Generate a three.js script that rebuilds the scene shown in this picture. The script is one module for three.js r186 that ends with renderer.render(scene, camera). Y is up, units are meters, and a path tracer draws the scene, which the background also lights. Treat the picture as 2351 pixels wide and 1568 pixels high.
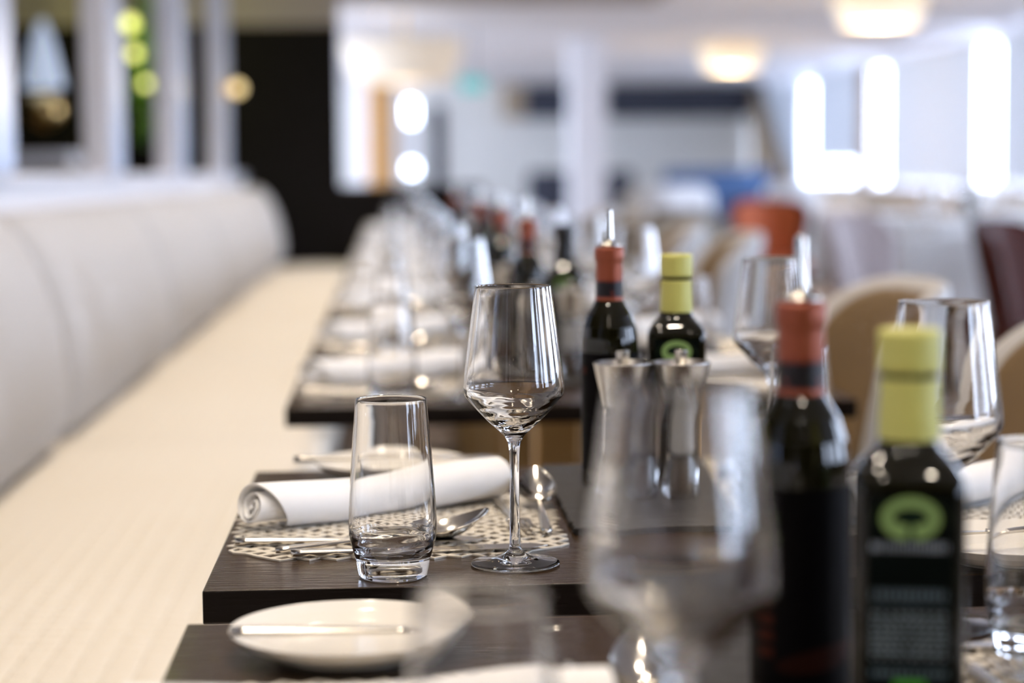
import * as THREE from 'three';
import { RoundedBoxGeometry } from 'three/addons/geometries/RoundedBoxGeometry.js';
import { mergeGeometries, mergeVertices } from 'three/addons/utils/BufferGeometryUtils.js';

// ---------------------------------------------------------------- camera, sky, exposure
const scene = new THREE.Scene();
const camera = new THREE.PerspectiveCamera(19.47, 2351 / 1568, 0.05, 200);
camera.position.set(0, 1.068, 0);
camera.rotation.order = 'YXZ';
camera.rotation.set(-0.0850, -0.0595, -0.0087);
camera.focus = 1.64;
camera.userData.fStop = 2.72;
const renderer = new THREE.WebGLRenderer();
renderer.toneMapping = THREE.LinearToneMapping;
renderer.toneMappingExposure = 1.28;
renderer.shadowMap.enabled = true;
scene.background = new THREE.Color(0.76, 0.89, 1.14);
scene.backgroundIntensity = 11.5;

// ---------------------------------------------------------------- helpers
let seed = 7;
const rnd = () => { seed = (seed * 1664525 + 1013904223) >>> 0; return seed / 4294967296; };
const names = new Map();
function numbered(name) {
  const n = names.get(name) ?? 0; names.set(name, n + 1);
  return n ? name + '_' + String(n).padStart(3, '0') : name;
}
const V = (x, y, z) => new THREE.Vector3(x, y, z);
function mesh(name, geo, mat, parent) {
  const m = new THREE.Mesh(geo, mat); m.name = parent ? name : numbered(name);
  m.castShadow = m.receiveShadow = true; (parent ?? scene).add(m); return m;
}
function thing(name, label, category, pos = [0, 0, 0], turn = 0, group) {
  const o = new THREE.Group(); o.name = numbered(name); scene.add(o);
  o.position.set(...pos); o.rotation.y = turn; o.userData = { label, category };
  if (group) o.userData.group = group;
  return o;
}
function tag(o, label, category, group) { o.userData = { label, category }; if (group) o.userData.group = group; return o; }
function struct(name, geo, mat, parent) { const m = mesh(name, geo, mat, parent); if (!parent) m.userData.kind = 'structure'; return m; }
// the prototypes are kept out of the scene; every placed thing is a clone of one
function proto(build) { const g = new THREE.Group(); build(g); return g; }
function place(p, name, label, category, pos, turn = 0, group) {
  const o = p.clone(); o.name = numbered(name); scene.add(o); o.position.set(...pos); o.rotation.y = turn;
  o.userData = { label, category }; if (group) o.userData.group = group; return o;
}
const bx = (x0, x1, y0, y1, z0, z1) => new THREE.BoxGeometry(x1 - x0, y1 - y0, z1 - z0).translate((x0 + x1) / 2, (y0 + y1) / 2, (z0 + z1) / 2);
const rbx = (x0, x1, y0, y1, z0, z1, r = 0.003, s = 3) => new RoundedBoxGeometry(x1 - x0, y1 - y0, z1 - z0, s, r).translate((x0 + x1) / 2, (y0 + y1) / 2, (z0 + z1) / 2);
const cyl = (r0, r1, y0, y1, n = 24) => new THREE.CylinderGeometry(r1, r0, y1 - y0, n).translate(0, (y0 + y1) / 2, 0);
function lathe(pts, seg = 72, smooth = true) {
  let p = pts.map(([r, y]) => new THREE.Vector2(Math.max(r, 0.00001), y));
  if (smooth) p = dense(tight(p));
  return new THREE.LatheGeometry(p, seg);
}
function tight(p) {                   // extra points beside the ends of long runs keep the curve from swinging out
  const o = [];
  p.forEach((q, i) => { o.push(q); const n = p[i + 1]; if (!n) return; const d = q.distanceTo(n); if (d > 0.008) o.push(q.clone().lerp(n, 0.0015 / d), q.clone().lerp(n, 1 - 0.0015 / d)); });
  return o;
}
function dense(p, k = 4) {            // Catmull-Rom through the points, keeping them
  const c = new THREE.CatmullRomCurve3(p.map((q) => V(q.x, q.y, 0)), false, 'centripetal');
  return c.getPoints((p.length - 1) * k).map((q) => new THREE.Vector2(Math.max(q.x, 0.00001), q.y));
}
const merge = (list) => mergeGeometries(list.map((g) => { const q = g.index ? g.toNonIndexed() : g; for (const k of Object.keys(q.attributes)) if (!['position', 'normal', 'uv'].includes(k)) q.deleteAttribute(k); return q; }));
// closed rings of equal length joined into a skin, ends capped
function loft(rings, uvScale = 1) {
  const n = rings[0].length, pos = [], uv = [], idx = [];
  rings.forEach((r, i) => { let d = 0; r.forEach((p, j) => { if (j) d += p.distanceTo(r[j - 1]); pos.push(p.x, p.y, p.z); uv.push(p.z * uvScale, d * uvScale); }); const p = r[0]; d += p.distanceTo(r[n - 1]); pos.push(p.x, p.y, p.z); uv.push(p.z * uvScale, d * uvScale); });
  const m = n + 1;
  for (let i = 0; i + 1 < rings.length; i++) for (let j = 0; j < n; j++) { const a = i * m + j, b = a + 1, c = a + m, d = c + 1; idx.push(a, c, b, b, c, d); }
  for (const [i, flip] of [[0, false], [rings.length - 1, true]]) {
    const c = new THREE.Vector3(); rings[i].forEach((p) => c.add(p)); c.divideScalar(n);
    const k = pos.length / 3; pos.push(c.x, c.y, c.z); uv.push(0, 0);
    for (let j = 0; j < n; j++) flip ? idx.push(k, i * m + j + 1, i * m + j) : idx.push(k, i * m + j, i * m + j + 1);
  }
  const g = new THREE.BufferGeometry();
  g.setAttribute('position', new THREE.Float32BufferAttribute(pos, 3)); g.setAttribute('uv', new THREE.Float32BufferAttribute(uv, 2)); g.setIndex(idx); g.computeVertexNormals();
  return g;
}
// thin shaped sheet with a top and an underside: f(s, u) -> [centre Vector3, half thickness], s 0..1, u -1..1
function slab(ns, nu, f) {
  const rings = [];
  for (let i = 0; i <= ns; i++) {
    const r = [];
    for (let j = 0; j <= nu; j++) { const u = -1 + 2 * j / nu, [p, t] = f(i / ns, u); r.push(p.clone().add(V(0, t, 0))); }
    for (let j = nu; j >= 0; j--) { const u = -1 + 2 * j / nu, [p, t] = f(i / ns, u); r.push(p.clone().add(V(0, -t, 0))); }
    rings.push(r);
  }
  return loft(rings);
}
const mixv = (a, b, t) => a + (b - a) * t, sm = (a, b, x) => { const t = Math.min(1, Math.max(0, (x - a) / (b - a))); return t * t * (3 - 2 * t); };

// ---------------------------------------------------------------- computed textures
function dataTex(w, h, f, srgb) {
  const d = new Uint8Array(w * h * 4);
  for (let y = 0; y < h; y++) for (let x = 0; x < w; x++) { const c = f(x / w, y / h, x, y), i = (y * w + x) * 4; const v = Array.isArray(c) ? c : [c, c, c]; for (let k = 0; k < 3; k++) d[i + k] = Math.max(0, Math.min(255, v[k] * 255)); d[i + 3] = 255; }
  const t = new THREE.DataTexture(d, w, h); t.wrapS = t.wrapT = THREE.RepeatWrapping; t.magFilter = THREE.LinearFilter; if (srgb) t.colorSpace = THREE.SRGBColorSpace; t.needsUpdate = true; return t;
}
function lattice(n, m) { const a = Array.from({ length: n * m }, rnd); return (u, v) => { const x = u * n, y = v * m, i = Math.floor(x), j = Math.floor(y), fx = x - i, fy = y - j, s = fx * fx * (3 - 2 * fx), t = fy * fy * (3 - 2 * fy), g = (p, q) => a[((q % m + m) % m) * n + (p % n + n) % n]; return mixv(mixv(g(i, j), g(i + 1, j), s), mixv(g(i, j + 1), g(i + 1, j + 1), s), t); }; }
const rep = (t, x, y = x) => { const q = t.clone(); q.repeat.set(x, y); q.needsUpdate = true; return q; };
const gA = lattice(6, 160), gB = lattice(14, 400), gC = lattice(3, 24), gF = lattice(40, 512);
const woodTone = dataTex(512, 1024, (u, v) => { const w = 0.45 * gA(u, v) + 0.3 * gB(u, v) + 0.25 * gC(u, v); return [0.76 + 0.24 * w, 0.75 + 0.24 * w, 0.73 + 0.25 * w]; });
const woodBump = dataTex(512, 1024, (u, v) => 0.5 * gB(u, v) + 0.5 * (gF(u, v) > 0.72 ? 0 : 1));
const nA = lattice(64, 64), nB = lattice(200, 200), nC = lattice(12, 12);
const grainBump = dataTex(512, 512, (u, v) => 0.5 * nA(u, v) + 0.5 * nB(u, v));
const slateBump = dataTex(512, 512, (u, v) => 0.5 * nC(u, v) + 0.3 * nA(u, v) + 0.2 * nB(u, v));
const weaveBump = dataTex(512, 512, (u, v) => { const a = Math.sin(u * Math.PI * 16), b = Math.sin(v * Math.PI * 16), p = Math.floor(u * 16) + Math.floor(v * 16); return 0.15 + 0.7 * Math.sqrt(Math.abs(a * b)) * (p % 2 ? 0.75 : 1) + 0.15 * nB(u, v); });
const clothBump = dataTex(256, 256, (u, v) => 0.5 + 0.25 * Math.sin(u * Math.PI * 128) * Math.sin(v * Math.PI * 128) + 0.2 * (nA(u, v) - 0.5));
const carpetTone = dataTex(256, 256, (u, v) => { const w = 0.7 + 0.3 * nB(u, v) + 0.2 * nC(u, v) - 0.1; return [w, w * 0.97, w * 0.93]; });

// ---------------------------------------------------------------- materials
const std = (o) => new THREE.MeshStandardMaterial(o), phy = (o) => new THREE.MeshPhysicalMaterial(o);
const rgb = (r, g, b) => new THREE.Color().setRGB(r, g, b);
const M = {
  glass: phy({ color: 0xffffff, transmission: 1, thickness: 0.01, roughness: 0, ior: 1.5 }),
  pane: phy({ color: 0xffffff, transmission: 1, thickness: 0, roughness: 0, ior: 1.5 }),
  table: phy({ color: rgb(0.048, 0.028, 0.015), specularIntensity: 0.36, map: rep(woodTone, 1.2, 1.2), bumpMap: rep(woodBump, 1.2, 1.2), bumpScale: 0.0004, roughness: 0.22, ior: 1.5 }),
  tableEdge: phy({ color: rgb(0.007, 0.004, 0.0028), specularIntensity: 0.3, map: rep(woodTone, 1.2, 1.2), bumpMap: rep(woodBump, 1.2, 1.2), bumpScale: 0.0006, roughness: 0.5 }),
  darkMetal: std({ color: rgb(0.03, 0.028, 0.027), roughness: 0.45, metalness: 0.6 }),
  steel: std({ color: rgb(0.62, 0.59, 0.54), roughness: 0.16, metalness: 1 }),
  brushed: std({ color: rgb(0.68, 0.66, 0.63), roughness: 0.24, metalness: 1, bumpMap: rep(grainBump, 1, 30), bumpScale: 0.00002 }),
  cloth: std({ color: rgb(0.92, 0.915, 0.91), roughness: 0.95, bumpMap: rep(clothBump, 8), bumpScale: 0.0003 }),
  china: phy({ color: rgb(0.84, 0.80, 0.73), roughness: 0.12, ior: 1.52 }),
  mat: std({ color: rgb(0.74, 0.68, 0.58), roughness: 0.42, metalness: 0.25 }),
  slate: phy({ color: rgb(0.035, 0.033, 0.032), roughness: 0.5, specularIntensity: 0.3, bumpMap: rep(slateBump, 5), bumpScale: 0.0012 }),
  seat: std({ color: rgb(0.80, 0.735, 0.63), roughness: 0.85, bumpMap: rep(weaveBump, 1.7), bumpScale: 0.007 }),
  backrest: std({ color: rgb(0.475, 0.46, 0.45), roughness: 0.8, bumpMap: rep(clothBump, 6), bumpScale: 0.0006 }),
  bottle: phy({ color: rgb(0.0055, 0.0052, 0.0015), roughness: 0.04, ior: 1.5 }),
  copper: phy({ color: rgb(0.31, 0.072, 0.032), roughness: 0.42, metalness: 0.35 }),
  inkband: phy({ color: rgb(0.02, 0.016, 0.02), roughness: 0.35 }),
  cap: phy({ color: rgb(0.64, 0.62, 0.17), roughness: 0.42, ior: 1.45 }),
  black: phy({ color: rgb(0.008, 0.008, 0.008), roughness: 0.3 }),
  acrylic: phy({ color: 0xffffff, transmission: 1, thickness: 0.01, roughness: 0.01, ior: 1.49 }),
  salt: std({ color: rgb(0.86, 0.84, 0.81), roughness: 0.95, bumpMap: rep(grainBump, 2), bumpScale: 0.001 }),
  pepper: std({ color: rgb(0.10, 0.065, 0.05), roughness: 0.9, bumpMap: rep(grainBump, 1), bumpScale: 0.003 }),
  ceramic: std({ color: rgb(0.13, 0.09, 0.06), roughness: 0.5 }),
  whitePaint: std({ color: rgb(0.72, 0.71, 0.74), roughness: 0.6 }),
  ceiling: std({ color: rgb(0.77, 0.755, 0.77), roughness: 0.9 }),
  beige: std({ color: rgb(0.40, 0.33, 0.27), roughness: 0.85 }),
  darkWall: phy({ color: rgb(0.007, 0.005, 0.0045), roughness: 0.8, specularIntensity: 0.3 }),
  brownWall: phy({ color: rgb(0.018, 0.009, 0.006), roughness: 0.7, specularIntensity: 0.3 }),
  greyWall: std({ color: rgb(0.66, 0.64, 0.61), roughness: 0.85 }),
  navy: std({ color: rgb(0.022, 0.026, 0.045), roughness: 0.6 }),
  blue: std({ color: rgb(0.04, 0.085, 0.19), roughness: 0.8 }),
  carpet: std({ color: rgb(0.30, 0.23, 0.18), roughness: 1, map: rep(carpetTone, 30) }),
  tan: std({ color: rgb(0.36, 0.28, 0.20), roughness: 0.8 }),
  post: std({ color: rgb(0.17, 0.10, 0.06), roughness: 0.6 }),
  blind: phy({ color: rgb(0.62, 0.65, 0.70), transmission: 0.13, thickness: 0, roughness: 1 }),
  curtain: phy({ color: rgb(0.88, 0.89, 0.94), transmission: 0.35, thickness: 0, roughness: 1 }),
  mauve: phy({ color: rgb(0.50, 0.42, 0.41), roughness: 0.55, specularIntensity: 0.5 }),
  greige: phy({ color: rgb(0.30, 0.26, 0.21), roughness: 0.55, specularIntensity: 0.5 }),
  litEdgeShell: phy({ color: rgb(0.58, 0.56, 0.54), roughness: 0.5, specularIntensity: 0.6 }),  // pale tone carries the window light along the chair edges
  shadedBeigeLeather: phy({ color: rgb(0.20, 0.13, 0.062), specularIntensity: 0.6, roughness: 0.5, bumpMap: rep(grainBump, 4), bumpScale: 0.0004 }),  // beige leather darkened: shade on the inner backs is in the colour
  whiteLeather: phy({ color: rgb(0.92, 0.91, 0.92), roughness: 0.5 }),
  rust: phy({ color: rgb(0.60, 0.13, 0.038), specularIntensity: 0.6, roughness: 0.42, bumpMap: rep(grainBump, 4), bumpScale: 0.0004 }),
  maroon: phy({ color: rgb(0.075, 0.012, 0.006), roughness: 0.55, specularIntensity: 0.4 }),  // the rust leather again, with shade put into its colour
  wood: std({ color: rgb(0.42, 0.25, 0.10), roughness: 0.5, map: rep(woodTone, 1) }),
  gold: std({ color: rgb(0.80, 0.55, 0.22), roughness: 0.25, metalness: 1 }),
  leaf: phy({ color: rgb(0.09, 0.20, 0.03), roughness: 0.35, transmission: 0.3, thickness: 0 }),
  amber: std({ color: rgb(0.62, 0.30, 0.05), roughness: 0.6 }),
  shade: phy({ color: rgb(0.72, 0.64, 0.50), emissive: rgb(1.0, 0.84, 0.62), emissiveIntensity: 0.60, roughness: 0.9 }),
  shadeBand: phy({ color: rgb(0.72, 0.62, 0.45), emissive: rgb(1.0, 0.74, 0.42), emissiveIntensity: 0.48, roughness: 0.9 }),
  bulb: std({ color: rgb(1, 0.9, 0.75), emissive: rgb(1.0, 0.72, 0.42), emissiveIntensity: 14 }),
  greenBulb: std({ color: rgb(0.6, 0.7, 0.1), emissive: rgb(0.82, 0.80, 0.26), emissiveIntensity: 2.4 }),
  paleShade: phy({ color: rgb(0.7, 0.76, 0.86), emissive: rgb(0.62, 0.74, 0.95), emissiveIntensity: 0.42, roughness: 0.5 }),
  sconceGlow: phy({ color: rgb(0.9, 0.75, 0.4), emissive: rgb(1.0, 0.76, 0.34), emissiveIntensity: 1.3, roughness: 0.5 }),
  pier: std({ color: rgb(0.88, 0.87, 0.92), roughness: 0.5 }),
  sidePanel: std({ color: rgb(0.50, 0.58, 0.74), roughness: 0.28, metalness: 0.9 }),
  brass: std({ color: rgb(0.52, 0.34, 0.15), roughness: 0.38, metalness: 1 }),
  exit: std({ color: rgb(0.1, 0.4, 0.38), emissive: rgb(0.12, 0.55, 0.52), emissiveIntensity: 0.35 }),
  terrace: std({ color: rgb(0.62, 0.63, 0.66), roughness: 0.9 }),
};

// ---------------------------------------------------------------- the room
const XW = 6.95, CEIL = 2.65, ZB = -37, ZF = 4.5, XL = -4.2;
struct('floor', bx(XL - 0.2, XW + 0.2, -0.2, 0, ZB - 0.2, ZF + 0.2), M.carpet);
struct('ceiling', bx(XL - 0.2, XW + 0.2, CEIL, CEIL + 0.2, ZB - 0.2, ZF + 0.2), M.ceiling);
struct('ground', bx(XW + 0.3, XW + 60, -0.5, -0.3, ZB - 40, ZF + 40), M.terrace);
struct('wall_front', bx(XL - 0.2, XW + 0.2, 0, CEIL, ZF, ZF + 0.2), M.brownWall);
struct('wall_side', bx(XL - 0.2, XL, 0, CEIL, -15, ZF), M.brownWall);
struct('wall_side_sill', bx(XL - 0.2, XL, 0, 0.8, ZB, -15), M.greyWall);  // sill of unseen window openings, added to bring daylight to the far area
struct('wall_side_head', bx(XL - 0.2, XL, 2.4, CEIL, ZB, -15), M.greyWall);
[-15.2, -20.6, -26, -31.4, -36.8].forEach((z) => struct('column', bx(XL - 0.2, XL, 0.8, 2.4, z - 0.2, z + 0.2), M.whitePaint));
// bench wall: low sill wall with white piers and openings to the dark room beside
struct('wall_left', bx(-1.06, -0.985, 0, 1.05, -13.4, ZF), M.whitePaint);
struct('trim_1', rbx(-1.07, -0.965, 1.05, 1.075, -13.4, ZF, 0.006), M.whitePaint);
const pierZ = [[-11.45, -11.9], [-8.95, -9.42], [-6.86, -7.2], [-4.72, -5.12], [-2.6, -3.1], [-0.5, -1.0], [1.6, 1.1], [3.7, 3.2]];
pierZ.forEach(([z, zf]) => { const c = struct('column', rbx(-1.045, -0.95, 1.075, CEIL, zf, z, 0.008), M.pier); mesh('side_panel', bx(-0.951, -0.946, 1.08, CEIL - 0.01, zf + 0.01, z - 0.01), M.sidePanel, c); });
// dark partition at the end of the bench, its low continuation and the bulkheads over it
struct('wall_end', bx(XL, -0.34, 0, 2.05, -13.6, -13.4), M.darkWall);
struct('wall_low', bx(-0.34, 0.62, 0, 0.985, -13.6, -13.4), M.darkWall);
struct('trim_2', bx(XL, -0.34, 2.05, 2.35, -13.62, -13.38), M.beige);
struct('beam', bx(XL, 2.03, 2.35, CEIL, -15.4, -13.1), M.beige);
// window wall
struct('wall_right', bx(XW, XW + 0.25, 0, 0.82, ZB, ZF), M.tan);
struct('wall_lintel', bx(XW, XW + 0.25, 2.56, CEIL, ZB, ZF), M.whitePaint);
struct('trim_3', rbx(XW - 0.12, XW + 0.02, 0.80, 0.83, ZB, ZF, 0.006), M.whitePaint);
const postZ = [-29.15, -19.2, -9.2, 0.8];
postZ.forEach((z) => struct('column', rbx(XW - 0.05, XW + 0.07, 0.82, 2.56, z - 0.3, z + 0.3, 0.01), M.post));
const bays = [[ZB + 0.2, -29.45], [-28.85, -19.5], [-18.9, -9.5], [-8.9, 0.5], [1.1, ZF]];
let wn = 0;
for (const [a, b] of bays) {
  const n = Math.max(1, Math.round((b - a) / 1.55)), w = (b - a) / n;
  for (let i = 0; i < n; i++) {
    const z0 = a + i * w, z1 = z0 + w, g = new THREE.Group(); g.name = 'window_' + (++wn); g.userData.kind = 'structure'; scene.add(g);
    mesh('frame', merge([bx(XW + 0.08, XW + 0.14, 0.82, 2.56, z0, z0 + 0.035), bx(XW + 0.08, XW + 0.14, 0.82, 2.56, z1 - 0.035, z1), bx(XW + 0.08, XW + 0.14, 0.82, 0.87, z0, z1), bx(XW + 0.08, XW + 0.14, 2.51, 2.56, z0, z1)]), M.whitePaint, g);
    mesh('pane', new THREE.PlaneGeometry(w - 0.07, 1.64).rotateY(-Math.PI / 2).translate(XW + 0.11, 1.69, (z0 + z1) / 2), M.pane, g);
  }
}
// back wall with a window, a dark band, a tan strip
const bwin = { x0: 0.27, x1: 0.48, y0: 1.06, y1: 2.38 };
struct('wall_back', merge([bx(XL, bwin.x0, 0, CEIL, ZB - 0.2, ZB), bx(bwin.x1, XW, 0, CEIL, ZB - 0.2, ZB), bx(bwin.x0, bwin.x1, 0, bwin.y0, ZB - 0.2, ZB), bx(bwin.x0, bwin.x1, bwin.y1, CEIL, ZB - 0.2, ZB)]), M.greyWall);
{
  const g = new THREE.Group(); g.name = 'window_' + (++wn); g.userData.kind = 'structure'; scene.add(g);
  mesh('frame', merge([bx(bwin.x0, bwin.x0 + 0.02, bwin.y0, bwin.y1, ZB - 0.12, ZB - 0.05), bx(bwin.x1 - 0.02, bwin.x1, bwin.y0, bwin.y1, ZB - 0.12, ZB - 0.05), bx(bwin.x0, bwin.x1, 1.24, 2.0, ZB - 0.12, ZB - 0.05)]), M.whitePaint, g);
  mesh('pane', new THREE.PlaneGeometry(0.21, 1.32).translate(0.375, 1.72, ZB - 0.08), M.pane, g);
}
struct('column', rbx(2.16, 2.58, 0, CEIL, -24.4, -24, 0.01), M.whitePaint);
struct('door_1', bx(0.72, 0.98, 0, 2.3, ZB, ZB + 0.06), M.navy);
struct('trim_4', bx(4.0, 6.85, 2.04, CEIL, ZB, ZB + 0.5), M.navy);
struct('trim_5', bx(2.45, 3.3, 2.04, CEIL, ZB, ZB + 0.5), M.navy);
struct('trim_6', bx(2.05, 2.45, 2.04, CEIL, ZB, ZB + 0.4), M.tan);

// ---------------------------------------------------------------- lamps
function spotlight(x, z, y, label, power) {
  const t = thing('ceiling_spotlight', label, 'spotlight', [x, y, z], 0, 'recessed ceiling spotlights');
  mesh('trim_ring', lathe([[0.034, 0], [0.05, 0], [0.05, -0.006], [0.036, -0.008], [0.034, 0]], 24, false), M.whitePaint, t);
  mesh('lens', new THREE.CylinderGeometry(0.034, 0.034, 0.004, 24).translate(0, -0.003, 0), M.bulb, t);
  const s = new THREE.SpotLight(rgb(1.0, 0.87, 0.71), power, 0, 1.05, 0.7); s.position.set(0, -0.03, 0); s.target.position.set(0, -1, 0); s.shadow.radius = 2; s.castShadow = true;
  t.add(s); t.add(s.target); return t;
}
const ORD = ['first', 'second', 'third', 'fourth', 'fifth', 'sixth', 'seventh', 'eighth', 'ninth', 'tenth', 'eleventh', 'twelfth'];
for (let k = 0; k < 10; k++) spotlight(-0.22, 0.6 - 1.4 * k, CEIL, `small round warm spotlight in the ceiling over the bench, ${ORD[k]} along its row`, 2.35);
for (let k = 0; k < 8; k++) spotlight(0.20, 0.3 - 1.7 * k, CEIL, `small round warm spotlight in the ceiling over the table row, ${ORD[k]} along its row`, 3.5);
spotlight(-0.1, -20.2, CEIL, 'small warm spotlight in the ceiling beyond the beige beam', 0.12);

const drumProto = (r, h, stem = 0.042, sm_ = M.shade) => proto((g) => {
  mesh('shade', lathe([[r * 0.82, 0], [r * 0.98, h * 0.55], [r, h * 0.6]], 48, false), sm_, g);
  mesh('upper_shade', lathe([[r, h * 0.6], [r * 1.04, h], [0.02, h]], 48, false), sm_ === M.shade ? M.shadeBand : sm_, g);
  mesh('diffuser', new THREE.CylinderGeometry(r * 0.82, r * 0.82, 0.01, 48).translate(0, 0.002, 0), sm_, g);
  mesh('stem', cyl(0.02, 0.02, h - 0.01, h + stem), M.gold, g);
});
const drum = drumProto(0.40, 0.27);
for (const [x, z, label] of [[4.28, -25, 'round cream drum lamp hanging over the far dining area'], [4.29, -17.4, 'large round cream drum lamp at the top edge of the window side']]) {
  const d = place(drum, 'drum_lamp', label, 'lamp', [x, 2.335, z], 0, 'cream drum lamps');
  const p = new THREE.PointLight(rgb(1, 0.78, 0.5), 5); p.position.set(0, -0.12, 0); p.castShadow = true; p.shadow.radius = 8; d.add(p);
}
M.shadeSoft = M.shade.clone(); M.shadeSoft.emissiveIntensity = 0.24; M.shadeSoft.color.setRGB(0.62, 0.55, 0.46);
{ const big = place(drumProto(0.58, 0.42, 0.255, M.shadeSoft), 'drum_lamp', 'wide cream drum lamp glowing behind the dark end partition', 'lamp', [0.13, 1.97, -20], 0, 'cream drum lamps');
  const p = new THREE.PointLight(rgb(1, 0.78, 0.5), 0.9); p.position.set(0, -0.12, 0); p.castShadow = true; p.shadow.radius = 8; big.add(p); }
{ const e = thing('exit_sign', 'small teal lit sign hanging in front of the far grey wall', 'sign', [0.9, 1.95, -22]);
  mesh('panel', rbx(-0.13, 0.13, 0, 0.15, -0.02, 0.02, 0.006), M.exit, e); mesh('rod', cyl(0.008, 0.008, 0.15, 0.7, 8), M.darkMetal, e); }

// ---------------------------------------------------------------- the long bench
{
  const b = thing('banquette_bench', 'long cream upholstered bench with padded back along the white pier wall', 'bench', [0, 0, 0]);
  mesh('base', bx(-0.92, -0.24, 0, 0.30, -13.2, 3.6), M.darkWall, b);
  const seams = [3.7, -0.4, -4.5, -6.55, -8.6, -10.65, -13.2];
  for (let k = 0; k + 1 < seams.length; k++) {
    const z1 = seams[k], z0 = seams[k + 1], L = z1 - z0;
    // seat cushion: rounded section, gently crowned
    let rings = [], N = 112;
    const prof = (e, s) => {                                  // e: 0..1 how far the end rounding has opened
      const x0 = -0.80, x1 = -0.158, y0 = 0.30, y1 = 0.462 + 0.010 * Math.sin(Math.PI * s), r = 0.045, o = [];
      const cr = (cx, cy, a0) => { for (let i = 0; i <= 6; i++) { const a = a0 + i / 6 * Math.PI / 2; o.push(V(cx + r * Math.cos(a), cy + r * Math.sin(a), 0)); } };
      cr(x1 - r, y0 + r, -Math.PI / 2);
      cr(x1 - r, y1 - r, 0); for (let i = 1; i < 12; i++) { const t = i / 12; o.push(V(mixv(x1 - r, x0 + r, t), y1 + 0.012 * Math.sin(Math.PI * t), 0)); }
      cr(x0 + r, y1 - r, Math.PI / 2); cr(x0 + r, y0 + r, Math.PI);
      return o.map((p) => V(mixv(p.x, mixv(-0.48, p.x, 0.95), 1 - e), mixv(p.y, mixv(0.38, p.y, 0.86), 1 - e), 0));
    };
    for (let i = 0; i <= N; i++) {
      const s = i / N, z = z1 - 0.002 - (L - 0.004) * s, d = Math.min(z1 - z, z - z0), e = Math.sqrt(Math.min(1, d / 0.03) * (2 - Math.min(1, d / 0.03)));
      rings.push(prof(e, s).map((p) => V(p.x, p.y, z)));
    }
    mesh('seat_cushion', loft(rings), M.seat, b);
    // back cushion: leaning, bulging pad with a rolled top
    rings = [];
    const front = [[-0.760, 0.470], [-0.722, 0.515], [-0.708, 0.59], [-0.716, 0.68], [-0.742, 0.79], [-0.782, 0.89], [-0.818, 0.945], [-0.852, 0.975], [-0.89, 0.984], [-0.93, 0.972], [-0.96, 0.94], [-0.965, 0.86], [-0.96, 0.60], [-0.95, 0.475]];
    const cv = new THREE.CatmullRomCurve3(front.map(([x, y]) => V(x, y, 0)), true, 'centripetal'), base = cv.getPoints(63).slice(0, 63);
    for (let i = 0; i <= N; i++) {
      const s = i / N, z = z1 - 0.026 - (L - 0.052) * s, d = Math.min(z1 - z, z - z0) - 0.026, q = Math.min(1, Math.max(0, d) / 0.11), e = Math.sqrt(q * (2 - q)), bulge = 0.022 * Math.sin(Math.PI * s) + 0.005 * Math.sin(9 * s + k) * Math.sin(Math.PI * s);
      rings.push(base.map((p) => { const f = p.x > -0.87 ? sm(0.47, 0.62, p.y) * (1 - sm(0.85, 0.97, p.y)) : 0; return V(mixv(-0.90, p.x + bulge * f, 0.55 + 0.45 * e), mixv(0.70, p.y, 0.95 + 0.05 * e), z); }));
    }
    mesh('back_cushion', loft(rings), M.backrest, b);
  }
}

// ---------------------------------------------------------------- prototypes of the table things
// lathe whose inside wall is slightly uneven low down, as pressed and blown glass is
function rippled(p, seg, y0, y1, amp) {
  const q = new THREE.LatheGeometry(p, seg); q.deleteAttribute('uv'); q.deleteAttribute('normal');
  const a = q.attributes.position, inner = p.length - 49, n = p.length;
  for (let i = 0; i < a.count; i++) {
    const j = i % n; if (j < inner) continue;
    const x = a.getX(i), y = a.getY(i), z = a.getZ(i), r = Math.hypot(x, z), t = Math.atan2(z, x); if (r < 0.001 || y > y1) continue;
    const w = amp * sm(y1, mixv(y1, y0, 0.35), y) * Math.min(1, r / 0.006) * (Math.sin(3 * t + y * 900) + 0.7 * Math.sin(5 * t - y * 1500 + 1) + 0.6 * Math.sin(2 * t + y * 2300 + 2) + 0.4 * Math.sin(9 * t + y * 500));
    a.setXYZ(i, x * (1 + w / r), y, z * (1 + w / r));
  }
  const m = mergeVertices(q, 1e-6); m.computeVertexNormals(); return m;
}
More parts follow.
